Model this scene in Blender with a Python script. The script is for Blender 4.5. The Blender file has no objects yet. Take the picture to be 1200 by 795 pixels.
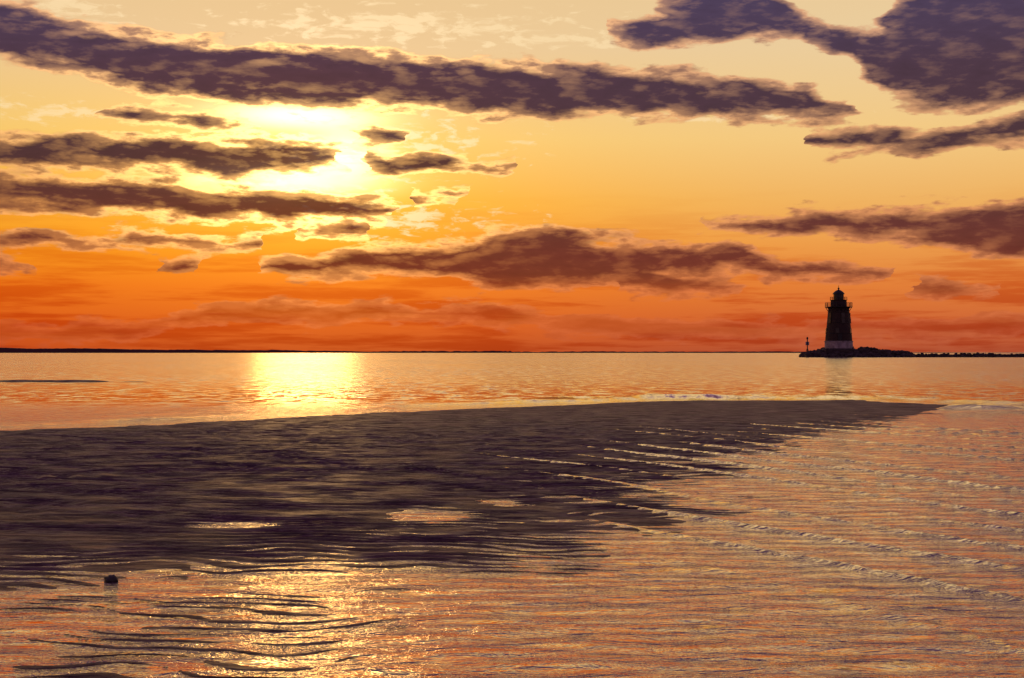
import bpy, bmesh, math, random
import numpy as np
from mathutils import Vector, Matrix
random.seed(7); rng=np.random.RandomState(11)
scene=bpy.context.scene
scene.view_settings.view_transform='Standard'
scene.view_settings.look='None'
scene.view_settings.exposure=0
SUN_AZ=-8.3; SUN_EL=7.2

def lin(r,g,b,a=1.0):
    f=lambda c:(c/255/12.92) if c/255<=0.04045 else ((c/255+0.055)/1.055)**2.4
    return (f(r),f(g),f(b),a)

# ---------------------------------------------------------------- node helper
class NB:
    def __init__(s,tree): s.t=tree
    def node(s,typ,**kw):
        n=s.t.nodes.new(typ)
        for k,v in kw.items(): setattr(n,k,v)
        return n
    def put(s,inp,v):
        if isinstance(v,bpy.types.NodeSocket): s.t.links.new(v,inp)
        elif v is not None: inp.default_value=v
    def m(s,op,a,b=None,c=None,clamp=False):
        n=s.node('ShaderNodeMath',operation=op); n.use_clamp=clamp
        s.put(n.inputs[0],a); s.put(n.inputs[1],b); s.put(n.inputs[2],c)
        return n.outputs[0]
    def add(s,a,b): return s.m('ADD',a,b)
    def sub(s,a,b): return s.m('SUBTRACT',a,b)
    def mul(s,a,b): return s.m('MULTIPLY',a,b)
    def vm(s,op,a,b=None,c=None,out=0):
        n=s.node('ShaderNodeVectorMath',operation=op)
        s.put(n.inputs[0],a); s.put(n.inputs[1],b); s.put(n.inputs[2],c)
        return n.outputs[out]
    def noise(s,v,scale=1,detail=5,rough=.55,dim='3D',dist=0.0,color=False,lac=2.0):
        n=s.node('ShaderNodeTexNoise'); n.noise_dimensions=dim
        s.put(n.inputs['Vector'],v)
        n.inputs['Scale'].default_value=scale; n.inputs['Detail'].default_value=detail
        n.inputs['Roughness'].default_value=rough; n.inputs['Distortion'].default_value=dist
        n.inputs['Lacunarity'].default_value=lac
        return n.outputs['Color' if color else 'Fac']
    def ss(s,v,a,b,o0=0.0,o1=1.0):
        n=s.node('ShaderNodeMapRange'); n.interpolation_type='SMOOTHSTEP'
        s.put(n.inputs['Value'],v)
        n.inputs['From Min'].default_value=a; n.inputs['From Max'].default_value=b
        n.inputs['To Min'].default_value=o0; n.inputs['To Max'].default_value=o1
        return n.outputs['Result']
    def ramp(s,v,stops):
        n=s.node('ShaderNodeValToRGB'); s.put(n.inputs[0],v)
        e=n.color_ramp.elements
        while len(e)<len(stops): e.new(0.5)
        for i,(p,c) in enumerate(stops):
            e[i].position=p
        for i,(p,c) in enumerate(stops):
            e[i].color=c
        return n.outputs[0]
    def mix(s,f,a,b,mode='MIX'):
        n=s.node('ShaderNodeMix'); n.data_type='RGBA'; n.blend_type=mode
        s.put(n.inputs[0],f); s.put(n.inputs[6],a); s.put(n.inputs[7],b)
        return n.outputs[2]
    def comb(s,x,y,z=0.0):
        n=s.node('ShaderNodeCombineXYZ')
        s.put(n.inputs[0],x); s.put(n.inputs[1],y); s.put(n.inputs[2],z)
        return n.outputs[0]

# ---------------------------------------------------------------- world / sky
# cloud banks: lists of groups of (azimuth, bottom elevation, top elevation) in degrees
BANDS=[
 [[(-21.5,10.9,13.3),(-19.8,11.0,13.1),(-17.9,10.8,12.8),(-15.1,10.2,12.2),(-11.9,9.8,12.1),(-9,9.75,12.0),(-6.8,9.75,11.9),(-2.7,9.5,11.7),(1.7,9.4,11.5),(6.2,9.4,11.1),(9.6,9.2,10.7),(12.2,9.1,10.2),(13.6,9.2,9.6)]],
 [[(-15.9,9.1,9.35),(-15,8.95,9.55),(-12.5,8.8,9.5),(-10.3,8.9,9.2)],[(-6.6,8.45,8.7),(-5.5,8.3,8.9),(-4.4,8.45,8.7)],[(11.7,8.1,8.4),(13.4,7.8,8.8),(14.6,7.65,8.8),(16.2,7.7,8.5),(18,7.9,8.7),(21.5,7.9,9.2)]],
 [[(-21.5,6.95,8.3),(-19.8,7.0,8.25),(-17,7.05,8.3),(-14,7.05,8.4),(-12.2,7.05,8.45),(-11.2,6.75,8.5),(-10.0,7.0,8.5),(-8.5,7.1,8.5),(-7.0,7.2,8.25),(-6.4,7.4,7.9)],[(-6.0,7.3,7.65),(-5.4,7.1,7.85),(-4.1,7.15,8.1),(-2.6,7.3,7.8),(0,7.3,7.6)]],
 [[(-21.5,5.5,6.9),(-19.8,5.5,6.8),(-16,5.35,6.65),(-12,5.2,6.5),(-9,5.1,6.45),(-6.4,5.1,6.2),(-4.8,5.3,5.9)],[(-4.3,6.05,6.5),(-2.0,6.15,6.45)]],
 [[(-21.5,4.1,4.5),(-15,4.1,4.6),(-12,4.05,4.5),(-9.8,4.2,4.4)],[(3.8,12.5,12.9),(4.6,12.25,13.1),(6.5,12.0,13.9),(8.8,12.1,14.4),(10.4,12.3,13.9),(11.8,12.2,13.1),(13.5,11.2,12.5),(14.4,10.3,12.6),(15.4,9.7,13.4),(17,9.3,14.2),(18.3,9.25,15.2),(21.5,9.3,15.6)]],
 [[(-10.5,3.2,3.45),(-9,3.0,3.8),(-7,2.95,4.0),(-4.6,3.1,4.4),(-2.6,2.95,4.4),(-1.2,2.8,4.7),(0,2.6,5.0),(1.7,2.55,4.95),(3.4,2.7,4.7),(5,2.9,4.45),(7,3.05,4.3),(8.8,3.2,4.3),(10.2,2.85,3.7),(13,2.85,3.4),(15,3.0,3.2)]],
 [[(-8.5,4.7,4.9),(-7.7,4.5,5.3),(-6.5,4.45,5.2),(-5.6,4.7,4.9)],[(7.5,5.05,5.2),(9,4.95,5.35),(12,4.65,5.5),(15,4.4,5.55),(17,4.1,5.6),(19,3.55,5.8),(21.5,3.4,5.7)]],
 [[(-21.5,3.1,3.7),(-19.8,3.1,3.7),(-18.4,3.25,3.5)],[(-14.4,3.2,3.45),(-13.2,3.1,3.6),(-12,3.25,3.45)],[(3.9,2.6,2.9),(4.8,2.55,3.5),(6,2.35,3.4),(7.4,2.4,2.95),(8.9,2.4,2.6)],[(15.5,2.3,2.7),(18.5,2.3,2.6)]],
 [[(-21,.3,1.0),(-15,.4,1.1),(-12.5,1.2,1.9),(-8,1.1,2.0),(-5,1.3,1.9),(-1,1.1,1.9),(2,.8,1.5),(8,.5,1.1),(12,.7,1.2),(21,.6,1.3)]],
]
world=bpy.data.worlds.new("World"); scene.world=world; world.use_nodes=True
nt=world.node_tree; nt.nodes.clear()
b=NB(nt)
dirv=b.node('ShaderNodeTexCoord').outputs['Generated']
sep=b.node('ShaderNodeSeparateXYZ'); b.put(sep.inputs[0],dirv)
x,y,z=sep.outputs
az=b.mul(b.m('ARCTAN2',x,y),180/math.pi)
el=b.mul(b.m('ARCSINE',z),180/math.pi)
elc=b.m('MAXIMUM',el,0.0)
P=b.comb(az,el)
def stops(L): return [(e/60,lin(*c)) for e,c in L]
ee=b.m('DIVIDE',elc,60.0,clamp=True)
left=b.ramp(ee,stops([(0,(184,58,22)),(1.1,(208,76,14)),(2.6,(228,106,8)),(4.2,(238,142,14)),(6.0,(244,172,48)),(8.5,(240,196,108)),(12,(230,196,148)),(19,(230,194,136)),(29,(154,114,152)),(60,(84,70,128))]))
right=b.ramp(ee,stops([(0,(176,80,52)),(1.1,(204,98,52)),(2.6,(224,124,54)),(4.2,(234,154,74)),(6.0,(238,178,98)),(8.5,(242,200,130)),(12,(234,204,156)),(19,(230,196,144)),(29,(154,114,154)),(60,(84,70,128))]))
base=b.mix(b.ss(az,-8,17),left,right)
cosd=b.m('COSINE',b.m('RADIANS',b.sub(az,SUN_AZ)))
away=b.ss(cosd,.85,-.5)
base=b.mix(b.mul(away,.85),base,lin(104,84,122))
def gdist(a0,e0,ra,re,V=None):
    v=b.vm('MULTIPLY_ADD',V or P,(1/ra,1/re,0),(-a0/ra,-e0/re,0))
    return b.vm('LENGTH',v,out=1)
def scol(f,c): return b.vm('MULTIPLY',b.comb(f,f,f),c)
def gauss(a0,e0,ra,re):
    q=gdist(a0,e0,ra,re); return b.m('EXPONENT',b.mul(b.mul(q,q),-1.0))
nis=b.node('ShaderNodeTexSky'); nis.sky_type='NISHITA'; nis.sun_disc=False
nis.sun_elevation=math.radians(SUN_EL); nis.sun_rotation=math.radians(SUN_AZ)
base=b.vm('ADD',base,b.vm('MULTIPLY',nis.outputs[0],(.0008,.0008,.0008)))
d1=gdist(SUN_AZ,SUN_EL,1.15,1)
near=b.m('EXPONENT',b.mul(d1,-.22))
core=b.ramp(ee,stops([(0,(156,56,30)),(1.5,(160,60,28)),(3.0,(116,52,40)),(5.0,(96,46,48)),(7.5,(60,32,52)),(11,(62,38,66)),(14,(62,50,88)),(24,(84,70,106)),(60,(66,62,98))]))
core=b.vm('ADD',core,scol(near,(.055,.006,-.014)))
edge=b.mix(b.ss(el,1.5,5.0,.30,.58),base,lin(212,126,98))
edge=b.vm('ADD',edge,scol(b.mul(near,b.ss(el,1.0,4.5,.3,1.0)),(.60,.32,.04)))
# generic cloud everywhere outside of the sunset sector
gn=b.noise(b.vm('MULTIPLY',dirv,(2.2,2.2,7.0)),1,5,.55)
gmask=b.m('MAXIMUM',b.ss(el,14.6,17.5),b.ss(b.m('ABSOLUTE',az),21.5,26))
gd=b.m('MULTIPLY_ADD',b.sub(gn,.57),b.mul(gmask,5.5),b.sub(gmask,1.0))
glow_w=b.m('EXPONENT',b.mul(gdist(SUN_AZ,6.8,5.0,2.8),-1.0))
gsky=b.vm('ADD',base,scol(glow_w,(.62,.25,.01)))
below=b.ss(el,-.2,-3)
gfin=b.mix(b.ss(gd,-.02,.3),gsky,b.mix(b.ss(gd,.04,.62),edge,core))
gfin=b.mix(below,gfin,lin(70,48,60))
bgB=b.node('ShaderNodeBackground'); b.put(bgB.inputs[0],gfin)
# detailed sector
vnear=b.m('EXPONENT',b.mul(d1,-.40))
st=b.noise(b.vm('MULTIPLY',P,(.12,1.5,0)),1,5,.62,'2D')
stf=b.mul(b.ss(st,.42,.64),b.ss(el,7,1,0,.9))
skyb=b.mix(stf,base,b.mix(1.0,base,lin(226,168,140),'MULTIPLY'))
cores=b.add(b.add(gauss(-9.6,6.8,3.4,.6),gauss(-8.6,9.35,2.8,.5)),gauss(-6.6,7.9,1.4,.9))
skyc=b.vm('ADD',skyb,b.vm('ADD',scol(glow_w,(.62,.25,.01)),b.vm('ADD',scol(gauss(-8.0,7.4,3.4,2.1),(.45,.27,.06)),scol(cores,(1.7,1.35,.85)))))
w2=b.noise(b.vm('MULTIPLY',P,(.35,1.0,0)),1,4,.5,'2D',color=True)
w2=b.vm('MULTIPLY',b.vm('SUBTRACT',w2,(.5,.5,.5)),(2.6,.6,0))
Q=b.vm('ADD',P,w2)
sq=b.node('ShaderNodeSeparateXYZ'); b.put(sq.inputs[0],Q); qa,qe=sq.outputs[0],sq.outputs[1]
pos_=b.m('MULTIPLY_ADD',qa,1/43.0,.5,clamp=True)
cur=None
for band in BANDS:
    st_=[(-21.5,1,0)] if band[0][0][0]>-21 else []
    for gi,gr in enumerate(band):
        a0,l0,h0=gr[0]; a1,l1,h1=gr[-1]
        if a0>-21: st_.append((a0-.15,1,0))
        st_+= [(a,l/16,h/16) for a,l,h in gr]
        if a1<21: st_.append((a1+.15,1,0))
    n=b.node('ShaderNodeValToRGB'); b.put(n.inputs[0],pos_)
    e=n.color_ramp.elements
    while len(e)<len(st_): e.new(0.5)
    for i,(a,l,h) in enumerate(st_): e[i].position=min(1,max(0,(a/43+.5)))
    for i,(a,l,h) in enumerate(st_): e[i].color=(l,h,0,1)
    s3=b.node('ShaderNodeSeparateXYZ'); b.put(s3.inputs[0],n.outputs[0])
    f=b.m('MINIMUM',b.m('MULTIPLY_ADD',s3.outputs[0],-16.0,qe),b.m('MULTIPLY_ADD',s3.outputs[1],16.0,b.mul(qe,-1.0)))
    cur=f if cur is None else b.m('SMOOTH_MAX',cur,f,.12)
fs=b.vm('MULTIPLY',P,(.46,1.55,0))
fb=b.noise(fs,1,9,.58,'2D')
sdir=b.vm('MULTIPLY',b.vm('NORMALIZE',b.vm('SUBTRACT',(SUN_AZ,SUN_EL+1.5,0),P)),(.25,.45,0))
fb2=b.noise(b.vm('ADD',fs,sdir),1,4,.5,'2D')
D1=b.m('MULTIPLY_ADD',b.sub(fb,.41),1.35,b.m('MAXIMUM',cur,-2.0))
relief=b.m('MULTIPLY',b.sub(fb,fb2),4.8)
D1=b.m('MAXIMUM',D1,gd)
# thin bright broken cloud
thin=None
for (a,e,ra,re) in [(-5.5,8.3,6,1.4),(-4.5,12.9,8,.9),(-18,12.9,3.5,.8),(-4.5,5.3,5,.8),(-8,6.9,4.5,.6),(-18,9.2,3,.5),(2,12.4,6,.4),(9,9.3,5,.3)]:
    q=gdist(a,e,ra,re); thin=q if thin is None else b.m('MINIMUM',thin,q)
tn=b.noise(b.vm('ADD',b.vm('MULTIPLY',P,(1.0,3.0,0)),w2),1,8,.60,'2D')
tv=b.add(b.sub(1.0,thin),b.mul(b.sub(tn,.5),4.2))
ta=b.ss(tv,.25,1.1,0,.9)
thinc=b.vm('ADD',b.mix(.6,base,lin(255,226,176)),scol(vnear,(1.8,1.25,.75)))
skyc=b.mix(ta,skyc,thinc)
alpha=b.ss(D1,-.08,.12)
thick=b.ss(D1,.05,.50)
rimw=b.mul(b.mul(b.ss(D1,-.08,.06),b.ss(D1,.28,.08)),b.ss(el,3.2,5.5))
edgeD=b.vm('ADD',edge,scol(vnear,(1.7,1.0,.28)))
mid=b.mix(.42,core,edgeD)
cc=b.mix(thick,edgeD,core)
lit=b.m('MULTIPLY',b.m('MAXIMUM',relief,0.0),b.ss(D1,1.3,.1,.35,1.0),clamp=True)
cc=b.mix(lit,cc,mid)
cc=b.mix(b.m('MULTIPLY',b.m('MAXIMUM',b.mul(relief,-1.0),0.0),.5,clamp=True),cc,b.mix(1.0,core,(.66,.60,.74,1),'MULTIPLY'))
cc=b.vm('ADD',cc,scol(b.mul(rimw,b.add(near,vnear)),(1.7,1.08,.34)))
veil=b.ss(el,3.4,0.6,.04,.62)
fin=b.mix(b.mul(alpha,b.sub(1.0,veil)),skyc,cc)
fin=b.mix(below,fin,lin(70,48,60))
bgA=b.node('ShaderNodeBackground'); b.put(bgA.inputs[0],fin)
far=b.m('GREATER_THAN',gmask,.9999)
ms=b.node('ShaderNodeMixShader'); b.put(ms.inputs[0],far); b.put(ms.inputs[1],bgA.outputs[0]); b.put(ms.inputs[2],bgB.outputs[0])
wo=b.node('ShaderNodeOutputWorld'); nt.links.new(ms.outputs[0],wo.inputs[0])
world.cycles.sampling_method='NONE'

# sun lamp
ld=bpy.data.lights.new('sun','SUN'); ld.energy=.055; ld.angle=math.radians(4.0); ld.color=(1,.54,.18)
lo=bpy.data.objects.new('sun',ld); scene.collection.objects.link(lo)
sa,se=math.radians(SUN_AZ),math.radians(SUN_EL)
sd=Vector((math.sin(sa)*math.cos(se),math.cos(sa)*math.cos(se),math.sin(se)))
lo.rotation_euler=sd.to_track_quat('Z','Y').to_euler(); lo.location=sd*100

# ---------------------------------------------------------------- numpy noise
perm=rng.permutation(256); perm=np.concatenate([perm,perm,perm])
ga=np.linspace(0,2*np.pi,256,endpoint=False); rng.shuffle(ga); GX,GY=np.cos(ga),np.sin(ga)
def perlin(X,Y):
    xi=np.floor(X).astype(np.int64); yi=np.floor(Y).astype(np.int64)
    xf=X-xi; yf=Y-yi; xi&=255; yi&=255
    u=xf**3*(xf*(xf*6-15)+10); v=yf**3*(yf*(yf*6-15)+10)
    def gr(ix,iy,fx,fy):
        h=perm[perm[ix]+iy]; return GX[h]*fx+GY[h]*fy
    a=gr(xi,yi,xf,yf); b_=gr(xi+1,yi,xf-1,yf); c=gr(xi,yi+1,xf,yf-1); d=gr(xi+1,yi+1,xf-1,yf-1)
    return ((a*(1-u)+b_*u)*(1-v)+(c*(1-u)+d*u)*v)*1.4
def fbm(X,Y,o=4,r=.5):
    s=0;a=1
    for i in range(o):
        s=s+a*perlin(X*2**i+17.3*i,Y*2**i+5.1*i); a*=r
    return s
def sst(v,a,c):
    t=np.clip((v-a)/(c-a),0,1); return t*t*(3-2*t)

def axis(d0,grow,lim,half):
    v=[0.0]
    while v[-1]<lim:
        s=d0 if v[-1]<half else max(d0,(v[-1]-half)*grow+d0)
        v.append(v[-1]+s)
    return v
def grid_axes(dx,dy0,ky):
    xr=axis(dx,.035,22000,5.0); xs=np.array([-a for a in xr[:0:-1]]+xr)
    ys=[5.0]
    while ys[-1]<60: ys.append(ys[-1]+max(dy0,ky*ys[-1]**2))
    while ys[-1]<24000: ys.append(ys[-1]*1.02)
    back=[]; yb=5.0; s=.1
    while yb>-3000: yb-=s; s*=1.3; back.append(yb)
    return xs,np.array(back[::-1]+ys)
def grid_mesh(name,xs,ys,zf):
    X,Y=np.meshgrid(xs,ys); Z=zf(X,Y)
    nx,ny=len(xs),len(ys)
    co=np.stack([X.ravel(),Y.ravel(),Z.ravel()],1).astype(np.float32)
    idx=np.arange(nx*ny).reshape(ny,nx)
    f=np.stack([idx[:-1,:-1],idx[:-1,1:],idx[1:,1:],idx[1:,:-1]],-1).reshape(-1,4)
    me=bpy.data.meshes.new(name)
    me.vertices.add(len(co)); me.vertices.foreach_set('co',co.ravel())
    me.loops.add(f.size); me.loops.foreach_set('vertex_index',f.ravel().astype(np.int32))
    me.polygons.add(len(f)); me.polygons.foreach_set('loop_start',(np.arange(len(f))*4).astype(np.int32))
    me.polygons.foreach_set('use_smooth',np.ones(len(f),bool))
    me.update(calc_edges=True)
    o=bpy.data.objects.new(name,me); scene.collection.objects.link(o); return o
# shoreline of the sandbar (metres)
BAY=[(-300,10),(-60,20),(-30,24),(-10.4,29),(-7.6,31.7),(-4.3,36),(0,41.7),(5.6,46.8),(11.0,47.5),(13.5,43)]
POOL=[(13.5,43),(10.2,36),(7.0,30.7),(4.5,24.9),(2.9,21),(1.45,17),(.95,14.3),(.35,12.4),(-.2,11.0),(-1.38,11.0),(-2.2,10.2),(-3.4,9.2),(-8,6.5),(-30,-4),(-300,-60)]
def pdist(X,Y,L):
    d=np.full(X.shape,1e9)
    for (x0,y0),(x1,y1) in zip(L[:-1],L[1:]):
        dx,dy=x1-x0,y1-y0
        t=np.clip(((X-x0)*dx+(Y-y0)*dy)/(dx*dx+dy*dy),0,1)
        d=np.minimum(d,np.hypot(X-x0-t*dx,Y-y0-t*dy))
    return d
def inside(X,Y):
    pts=BAY+POOL[1:]; r=np.zeros(X.shape,bool); n=len(pts)
    for i in range(n):
        x0,y0=pts[i]; x1,y1=pts[(i+1)%n]
        if y0==y1: continue
        c=((y0>Y)!=(y1>Y))&(X<(x1-x0)*(Y-y0)/(y1-y0)+x0); r^=c
    return r
def sand_z(X,Y):
    Xw=X+fbm(X*.25,Y*.2,3)*.7+.25*perlin(X*1.4,Y*1.1); Yw=Y+fbm(X*.2+40,Y*.25,3)*.8+.3*perlin(X*1.1+9,Y*1.1)
    dp=pdist(Xw,Yw,POOL); db=pdist(X,Yw,BAY); ins=inside(Xw,Yw)
    z_in=np.minimum(np.minimum(np.minimum(.0065*dp+.003,.02*dp-.03+.003),.05*db),.10)
    z_in=np.where(dp<2.3,np.minimum(.0065*dp+.003,.05*db),np.maximum(z_in,np.minimum(.018,.05*db)))
    shallow=-.0070-.02*sst(X,-1.6,.9)-.06*sst(X,.5,5)
    z_pool=np.maximum(-.016*dp+.003,shallow)
    z_bay=np.maximum(-.05*db,-1.5)
    z=np.where(ins,z_in,np.where(dp<db,z_pool,z_bay))
    r=np.hypot(X,Y)
    z=z+fbm(X*.35,Y*.3,4)*.008*sst(60-r,0,30)*(.45+.55*sst(r,9,14))
    # a few shallow puddles left on the bar
    for px,py,rx,ry,dp_ in ((-.75,14.0,.42,.55,.035),(-.1,15.2,.25,.35,.03),(-2.6,13.2,.5,.3,.03),(-4.4,17.5,.8,.5,.03)):
        z=z-dp_*np.exp(-(((X-px)/rx)**2+((Y-py)/ry)**2))
    ph=(Y+.10*X+fbm(X*.28,Y*.34,3)*.50+.18*perlin(X*1.3,Y*1.5)+.05*perlin(X*3.1,Y*3.5))/.235
    w=.5+.5*np.sin(2*np.pi*ph); w=w**1.3
    amp=.022*(1+.6*sst(r,12,20))*(1-sst(r,22,46))*np.clip(.65+.8*perlin(X*1.3+3,Y*1.6)+.3*perlin(X*.3,Y*.4),.10,1.25)
    z=z+amp*(w-.5)
    z+=.004*fbm(X*3.2,Y*5,3)*(1-sst(r,14,28))
    q=((X+26)/7.5)**2+((Y-77)/1.6)**2
    z=np.where(q<4,np.maximum(z,.10-.16*q+.10*fbm(X*.5,Y*.7,2)),z)
    return z
def water_z(X,Y):
    r=np.hypot(X,Y); ins=inside(X,Y)
    db=pdist(X,Y,BAY)
    z=np.zeros(X.shape)
    near=1-sst(r,25,45)
    t=(X*.89+Y*.46)+fbm(X*.30,Y*.15,2)*.30+0.3*perlin(X*.12+7,Y*.12)+.03*perlin(X*2,Y*2)
    c=(t/1.05)%1.0; kk=np.floor(t/1.05)
    crest=np.exp(-((c-.5)/.05)**2)
    breakup=np.clip(.65+1.0*perlin(kk*3.7+.3,Y*.16+kk*.37),0.05,1)
    z+=.036*crest*breakup*near*sst(X+.22*(Y-12),.2,2.4)
    z+=.0090*fbm(X*1.3,Y*2.8,3)*near*(.3+.7*sst(X+.2*(Y-12),-1.5,1.5))
    bay=(~ins)&(Y>20)
    out=np.where(bay&(db<14),1,0)*sst(Y,25,32)
    dd=db+fbm(X*.2,Y*.2,2)*.9
    side=sst(X,-3,5)
    z+=out*(.05+.10*side)*np.exp(-((dd-2.3)/.45)**2)*np.clip(.7+perlin(X*.25,Y*.1),.15,1.2)
    z+=out*(.035+.03*side)*np.exp(-((dd-4.8)/.6)**2)*np.clip(.5+perlin(X*.2+5,Y*.1),0,1)
    return z
xs,ys=grid_axes(.045,.02,.00013)
ground=grid_mesh('sand_beach',xs,ys,sand_z)
water=grid_mesh('sea_water',xs,ys,water_z)

def mat(name):
    m=bpy.data.materials.new(name); m.use_nodes=True; m.node_tree.nodes.clear()
    b=NB(m.node_tree); o=b.node('ShaderNodeOutputMaterial'); return m,b,o
# sand
m,b,o=mat('wet_sand')
geo=b.node('ShaderNodeNewGeometry'); pos=geo.outputs['Position']
n1=b.noise(pos,.6,5,.6); n2=b.noise(b.vm('MULTIPLY',pos,(1,2.2,1)),3,5,.65); n3=b.noise(pos,90,2,.6)
stripe=b.noise(b.vm('MULTIPLY',pos,(1.1,4.2,0)),1,6,.76,'2D',dist=.3)
col=b.ramp(b.add(b.mul(n1,.22),b.add(b.mul(n2,.30),b.mul(stripe,.48))),[(.38,(.026,.010,.020,1)),(.5,(.085,.033,.054,1)),(.61,(.21,.100,.125,1))])
p=b.node('ShaderNodeBsdfPrincipled'); b.put(p.inputs['Base Color'],b.mix(b.mul(n3,.5),col,(.045,.022,.042,1)))
b.put(p.inputs['Roughness'],b.ss(stripe,.36,.60,.66,.38)); p.inputs['Specular IOR Level'].default_value=.15
p.inputs['Specular Tint'].default_value=(1,.66,.80,1)
h=b.add(b.mul(b.noise(b.vm('MULTIPLY',pos,(1.8,6.5,1)),1.6,6,.70),.11),b.mul(n3,.002))
bp=b.node('ShaderNodeBump'); bp.inputs['Strength'].default_value=1.0; bp.inputs['Distance'].default_value=1; b.put(bp.inputs['Height'],h)
b.put(p.inputs['Normal'],bp.outputs[0]); m.node_tree.links.new(p.outputs[0],o.inputs[0]); ground.data.materials.append(m)
# water
m,b,o=mat('water')
geo=b.node('ShaderNodeNewGeometry'); pos=geo.outputs['Position']
sp=b.node('ShaderNodeSeparateXYZ'); b.put(sp.inputs[0],pos)
bay=b.ss(sp.outputs[1],34,52)
hn=b.mul(b.noise(b.vm('MULTIPLY',pos,(1.8,4.4,1)),1,5,.60,dist=.5),.082)
bp=b.node('ShaderNodeBump'); bp.inputs['Strength'].default_value=1; bp.inputs['Distance'].default_value=1
b.put(bp.inputs['Height'],b.mul(hn,b.sub(1.0,bay)))
# open-water facets: wind waves tilt the surface
wn=b.noise(b.vm('MULTIPLY',pos,(1.1,.7,1)),1,4,.75,'2D',color=True)
gust=b.ss(b.noise(b.vm('MULTIPLY',pos,(.03,.02,1)),1,4,.6,'2D'),.35,.65,.6,1.25)
tilt=b.vm('MULTIPLY',b.vm('SUBTRACT',wn,(.5,.5,.5)),(.50,1.15,0))
tilt=b.vm('MULTIPLY',tilt,b.comb(b.mul(bay,gust),b.mul(bay,gust),0.0))
nrm=b.vm('NORMALIZE',b.vm('ADD',bp.outputs[0],tilt))
gl=b.node('ShaderNodeBsdfGlossy'); gl.inputs['Color'].default_value=(1,.94,.78,1)
b.put(gl.inputs['Roughness'],b.ss(sp.outputs[1],30,90,.06,.17)); b.put(gl.inputs['Normal'],nrm)
df=b.node('ShaderNodeBsdfDiffuse'); df.inputs['Color'].default_value=(.085,.036,.085,1)
fr=b.node('ShaderNodeFresnel'); fr.inputs['IOR'].default_value=1.5; b.put(fr.inputs['Normal'],nrm)
fac=b.ss(fr.outputs[0],.03,.40,.10,.98)
mx=b.node('ShaderNodeMixShader'); b.put(mx.inputs[0],fac); b.put(mx.inputs[1],df.outputs[0]); b.put(mx.inputs[2],gl.outputs[0])
m.node_tree.links.new(mx.outputs[0],o.inputs[0]); water.data.materials.append(m)

# ---------------------------------------------------------------- solid materials
def simple(name,c1,c2,scale=1.0,rough=.8,bump=.02,spec=.3):
    m,b,o=mat(name)
    tc=b.node('ShaderNodeTexCoord').outputs['Object']
    n=b.noise(tc,scale,6,.65)
    p=b.node('ShaderNodeBsdfPrincipled'); b.put(p.inputs['Base Color'],b.ramp(n,[(.35,(*c1,1)),(.65,(*c2,1))]))
    p.inputs['Roughness'].default_value=rough; p.inputs['Specular IOR Level'].default_value=spec
    bp=b.node('ShaderNodeBump'); bp.inputs['Strength'].default_value=.6; bp.inputs['Distance'].default_value=bump*10; b.put(bp.inputs['Height'],n)
    b.put(p.inputs['Normal'],bp.outputs[0]); m.node_tree.links.new(p.outputs[0],o.inputs[0]); return m
M_brown=simple('dark_brown_paint',(.022,.012,.010),(.040,.020,.016),.8)
M_white=simple('weathered_white_paint',(.18,.14,.15),(.42,.35,.36),.7)
M_black=simple('black_iron',(.010,.009,.009),(.022,.018,.018),1.5,.5)
M_rock=simple('breakwater_granite',(.030,.020,.022),(.065,.045,.045),.6,.9,.05)
M_shore=simple('hazy_woodland',(.060,.022,.030),(.090,.034,.040),.004,1.0,0)
M_glass=simple('lantern_glass',(.03,.025,.02),(.05,.04,.03),1,.1)

def mkobj(name,bm,mt,parent=None,smooth=False,loc=(0,0,0)):
    me=bpy.data.meshes.new(name); bm.to_mesh(me); bm.free()
    for p_ in me.polygons: p_.use_smooth=smooth
    me.materials.append(mt); ob=bpy.data.objects.new(name,me); scene.collection.objects.link(ob)
    ob.location=loc
    if parent: ob.parent=parent
    return ob
def lathe(prof,n=40):
    bm=bmesh.new(); rings=[]
    for r,zz in prof:
        rings.append([bm.verts.new((r*math.cos(2*math.pi*i/n),r*math.sin(2*math.pi*i/n),zz)) for i in range(n)])
    for a_,c_ in zip(rings[:-1],rings[1:]):
        for i in range(n): bm.faces.new((a_[i],a_[(i+1)%n],c_[(i+1)%n],c_[i]))
    bm.faces.new(rings[0][::-1]); bm.faces.new(rings[-1]); return bm
def box(bm,c,s,rz=0.0):
    M=Matrix.Translation(c)@Matrix.Rotation(rz,4,'Z')@Matrix.Diagonal((*s,1))
    bmesh.ops.create_cube(bm,size=1,matrix=M)
def tube(bm,p,q,r,n=6):
    p,q=Vector(p),Vector(q); d=q-p
    M=Matrix.Translation((p+q)/2)@d.to_track_quat('Z','Y').to_matrix().to_4x4()
    bmesh.ops.create_cone(bm,cap_ends=True,segments=n,radius1=r,radius2=r,depth=d.length,matrix=M)
def ring(bm,r,zz,t,n=32):
    for i in range(n):
        a0,a1=2*math.pi*i/n,2*math.pi*(i+1)/n
        tube(bm,(r*math.cos(a0),r*math.sin(a0),zz),(r*math.cos(a1),r*math.sin(a1),zz),t,5)

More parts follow.
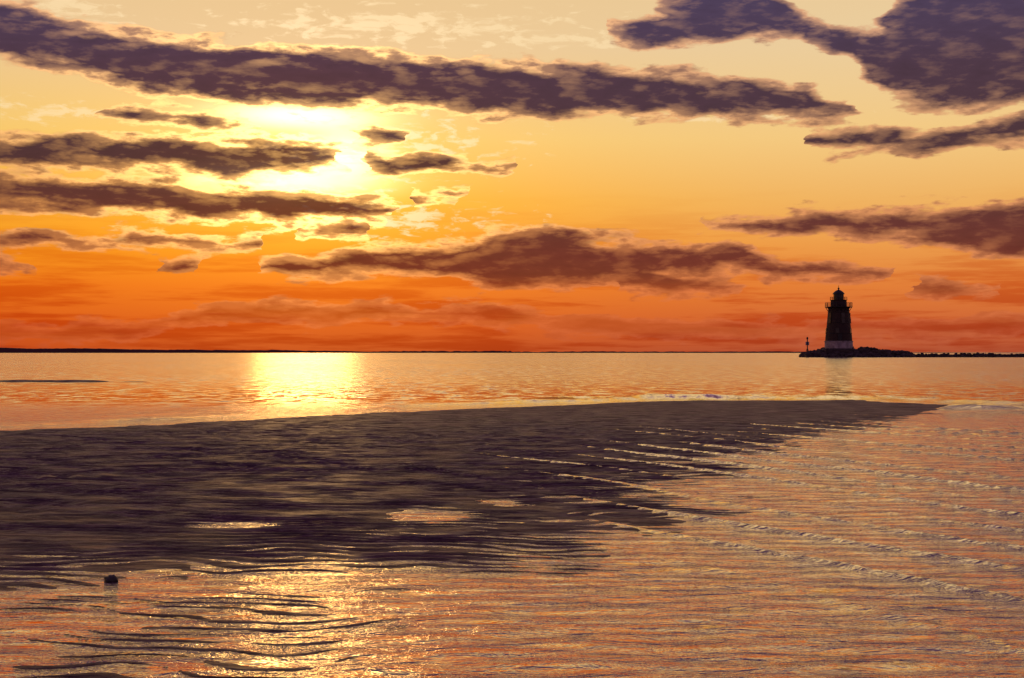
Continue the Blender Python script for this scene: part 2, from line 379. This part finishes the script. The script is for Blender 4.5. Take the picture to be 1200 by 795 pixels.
LX,LY=102.0,444.0
lh=bpy.data.objects.new('lighthouse',None); scene.collection.objects.link(lh); lh.location=(LX,LY,0); lh.scale=(1,1,.925)
mkobj('foundation',lathe([(5.4,0.2),(5.3,2.6),(5.0,3.0)]),M_rock,lh)
mkobj('white_caisson',lathe([(4.35,3.0),(4.3,5.1),(4.45,5.25),(4.45,5.5)]),M_white,lh)
prof=[(4.15,5.5),(4.05,7.2),(3.7,10.6),(3.4,14.0),(3.22,16.2),(3.35,16.5),(3.6,16.8)]
mkobj('tower_shaft',lathe(prof),M_brown,lh)
bm=bmesh.new()
for zz,r in ((9.0,3.86),(12.4,3.54),(14.2,3.38)):
    for k in range(5):
        a=2*math.pi*k/5+(.5 if zz>10 else 0)-1.9
        box(bm,(r*math.cos(a),r*math.sin(a),zz),(.35,1.1,1.5),a)
        box(bm,(r*math.cos(a),r*math.sin(a),zz-.85),(.6,1.4,.18),a)
mkobj('windows',bm,M_glass,lh)
bm=bmesh.new()
for zz,r in ((8.0,3.99),(11.6,3.62),(15.2,3.33)): ring(bm,r,zz,.08,40)
mkobj('belt_courses',bm,M_black,lh)
bm=bmesh.new(); a=-1.7; box(bm,(4.05*math.cos(a),4.05*math.sin(a),6.8),(.4,1.2,2.2),a); mkobj('door',bm,M_black,lh)
mkobj('main_gallery',lathe([(4.1,16.8),(4.25,16.95),(4.25,17.1)]),M_black,lh)
bm=bmesh.new()
for i in range(16):
    a=2*math.pi*i/16; c_,s_=math.cos(a),math.sin(a)
    tube(bm,(4.15*c_,4.15*s_,17.1),(4.15*c_,4.15*s_,18.4),.07)
    tube(bm,(3.28*c_,3.28*s_,15.5),(4.05*c_,4.05*s_,16.85),.09)
for zz in (17.5,17.95,18.4): ring(bm,4.15,zz,.055)
mkobj('gallery_railing',bm,M_black,lh)
mkobj('watch_room',lathe([(2.5,17.1),(2.45,19.2),(2.7,19.3),(2.7,19.42)]),M_brown,lh)
bm=bmesh.new()
for i in range(12):
    a=2*math.pi*i/12; c_,s_=math.cos(a),math.sin(a); tube(bm,(2.62*c_,2.62*s_,19.42),(2.62*c_,2.62*s_,20.3),.045)
ring(bm,2.62,20.3,.045); ring(bm,2.62,19.9,.04); mkobj('lantern_railing',bm,M_black,lh)
mkobj('lantern_room',lathe([(1.5,19.42),(1.5,21.3)],10),M_glass,lh)
bm=bmesh.new()
for i in range(10):
    a=2*math.pi*i/10; c_,s_=math.cos(a),math.sin(a); tube(bm,(1.53*c_,1.53*s_,19.42),(1.53*c_,1.53*s_,21.3),.08)
mkobj('mullions',bm,M_black,lh)
mkobj('roof',lathe([(1.9,21.3),(1.85,21.45),(1.5,21.95),(1.0,22.4),(.5,22.7),(.2,22.8),(.18,23.0),(.32,23.15),(.32,23.35),(.1,23.5),(.03,24.4)]),M_black,lh,True)

# breakwater of boulders
bm=bmesh.new()
def hprof(xm):
    if xm<110: return .7+2.4*min(1,max(0,(xm-90)/8))
    if xm<126: return 3.1-1.8*(xm-110)/16
    return 1.3
def wid(xm): return 9 if xm<116 else 5
def ycl(xm): return 444+max(0,xm-116)*.12
r_=random.Random(3)
def rock(bm,c,s):
    M=Matrix.Translation(c)@Matrix.Rotation(r_.random()*6.28,4,'Z')@Matrix.Rotation(r_.uniform(-.5,.5),4,'X')@Matrix.Diagonal((s*r_.uniform(.8,1.5),s*r_.uniform(.7,1.2),s*r_.uniform(.55,.9),1))
    vs=bmesh.ops.create_icosphere(bm,subdivisions=1,radius=1,matrix=M)['verts']
    for v in vs: v.co+=Vector((r_.uniform(-.2,.2),r_.uniform(-.2,.2),r_.uniform(-.15,.15)))*s
for i in range(1900):
    xm=r_.uniform(91,125) if i<800 else r_.uniform(115,330)
    w_=wid(xm)*(1 if xm>94 else .6); t=r_.uniform(-1,1)
    zt=hprof(xm)*(1-abs(t)**1.5)
    s=r_.uniform(.5,1.15)*(1 if xm<124 else .62)
    rock(bm,(xm,ycl(xm)+t*w_,zt*r_.uniform(.45,1)-.1*s),s)
for xm in range(92,330,2):
    box(bm,(xm,ycl(xm),hprof(xm)*.3-.4),(2.6,wid(xm)*1.3,hprof(xm)*.9+.6),r_.uniform(-.1,.1))
mkobj('stone_breakwater',bm,M_rock)

# marker beacon at the breakwater tip
mk=bpy.data.objects.new('channel_marker',None); scene.collection.objects.link(mk); mk.location=(92.0,443,0)
bm=bmesh.new(); tube(bm,(0,0,.5),(0,0,5.6),.16,8)
for k in (-1,1): tube(bm,(k*.9,0,.3),(0,0,3.0),.09)
for k in range(6): box(bm,(0,-.2,1.4+k*.6),(.5,.06,.06))
mkobj('post',bm,M_black,mk)
bm=bmesh.new(); box(bm,(0,0,4.3),(1.1,.12,1.1),0); mkobj('day_board',bm,M_white,mk)
bm=lathe([(.3,5.6),(.3,6.1),(.12,6.35)],10); mkobj('lamp',bm,M_black,mk)

# distant wooded shoreline across the bay
bm=bmesh.new(); prev=None; N=900
for i in range(N+1):
    xm=-2600+ (1800+2600)*i/N
    u=(xm/3000)
    hgt=2.6+ 6.5*max(0,min(1,(-u-.12)/.22)) + (1.5 if u<.0 else 0)*.7
    hgt=max(.8,hgt+2.2*float(perlin(np.array([xm*.012]),np.array([.5]))[0])*(.4+max(0,-u)*2)+.9*r_.uniform(-1,1))
    if xm>560: hgt*=max(.15,1-(xm-560)/500)
    f0=bm.verts.new((xm,3000,-.5)); f1=bm.verts.new((xm,3004,hgt)); f2=bm.verts.new((xm,3120,hgt*.9))
    if prev:
        bm.faces.new((prev[0],f0,f1,prev[1])); bm.faces.new((prev[1],f1,f2,prev[2]))
    prev=(f0,f1,f2)
mkobj('distant_shoreline',bm,M_shore)

# dark stone lying on the wet sand
bm=bmesh.new(); bmesh.ops.create_icosphere(bm,subdivisions=3,radius=.043)
for v in bm.verts:
    n=v.co.normalized(); k=1+.35*float(perlin(np.array([n.x*1.7+4]),np.array([n.y*1.7+n.z]))[0])+.1*math.sin(9*n.x+5*n.z)
    v.co=Vector((v.co.x*1.0,v.co.y*.8,v.co.z*.75))*k
M_stone=simple('wet_stone',(.012,.009,.010),(.05,.035,.035),14,.4,.002)
mkobj('beach_stone',bm,M_stone,None,True,(-2.8,9.95,.010))

# ---------------------------------------------------------------- camera
cd=bpy.data.cameras.new('camera'); cd.lens=50; cd.sensor_width=36; cd.clip_start=.1; cd.clip_end=60000
co=bpy.data.objects.new('camera',cd); scene.collection.objects.link(co)
co.location=(0,0,1.6); co.rotation_euler=(math.radians(90.53),0,0); scene.camera=co
print('verts',len(xs)*len(ys))
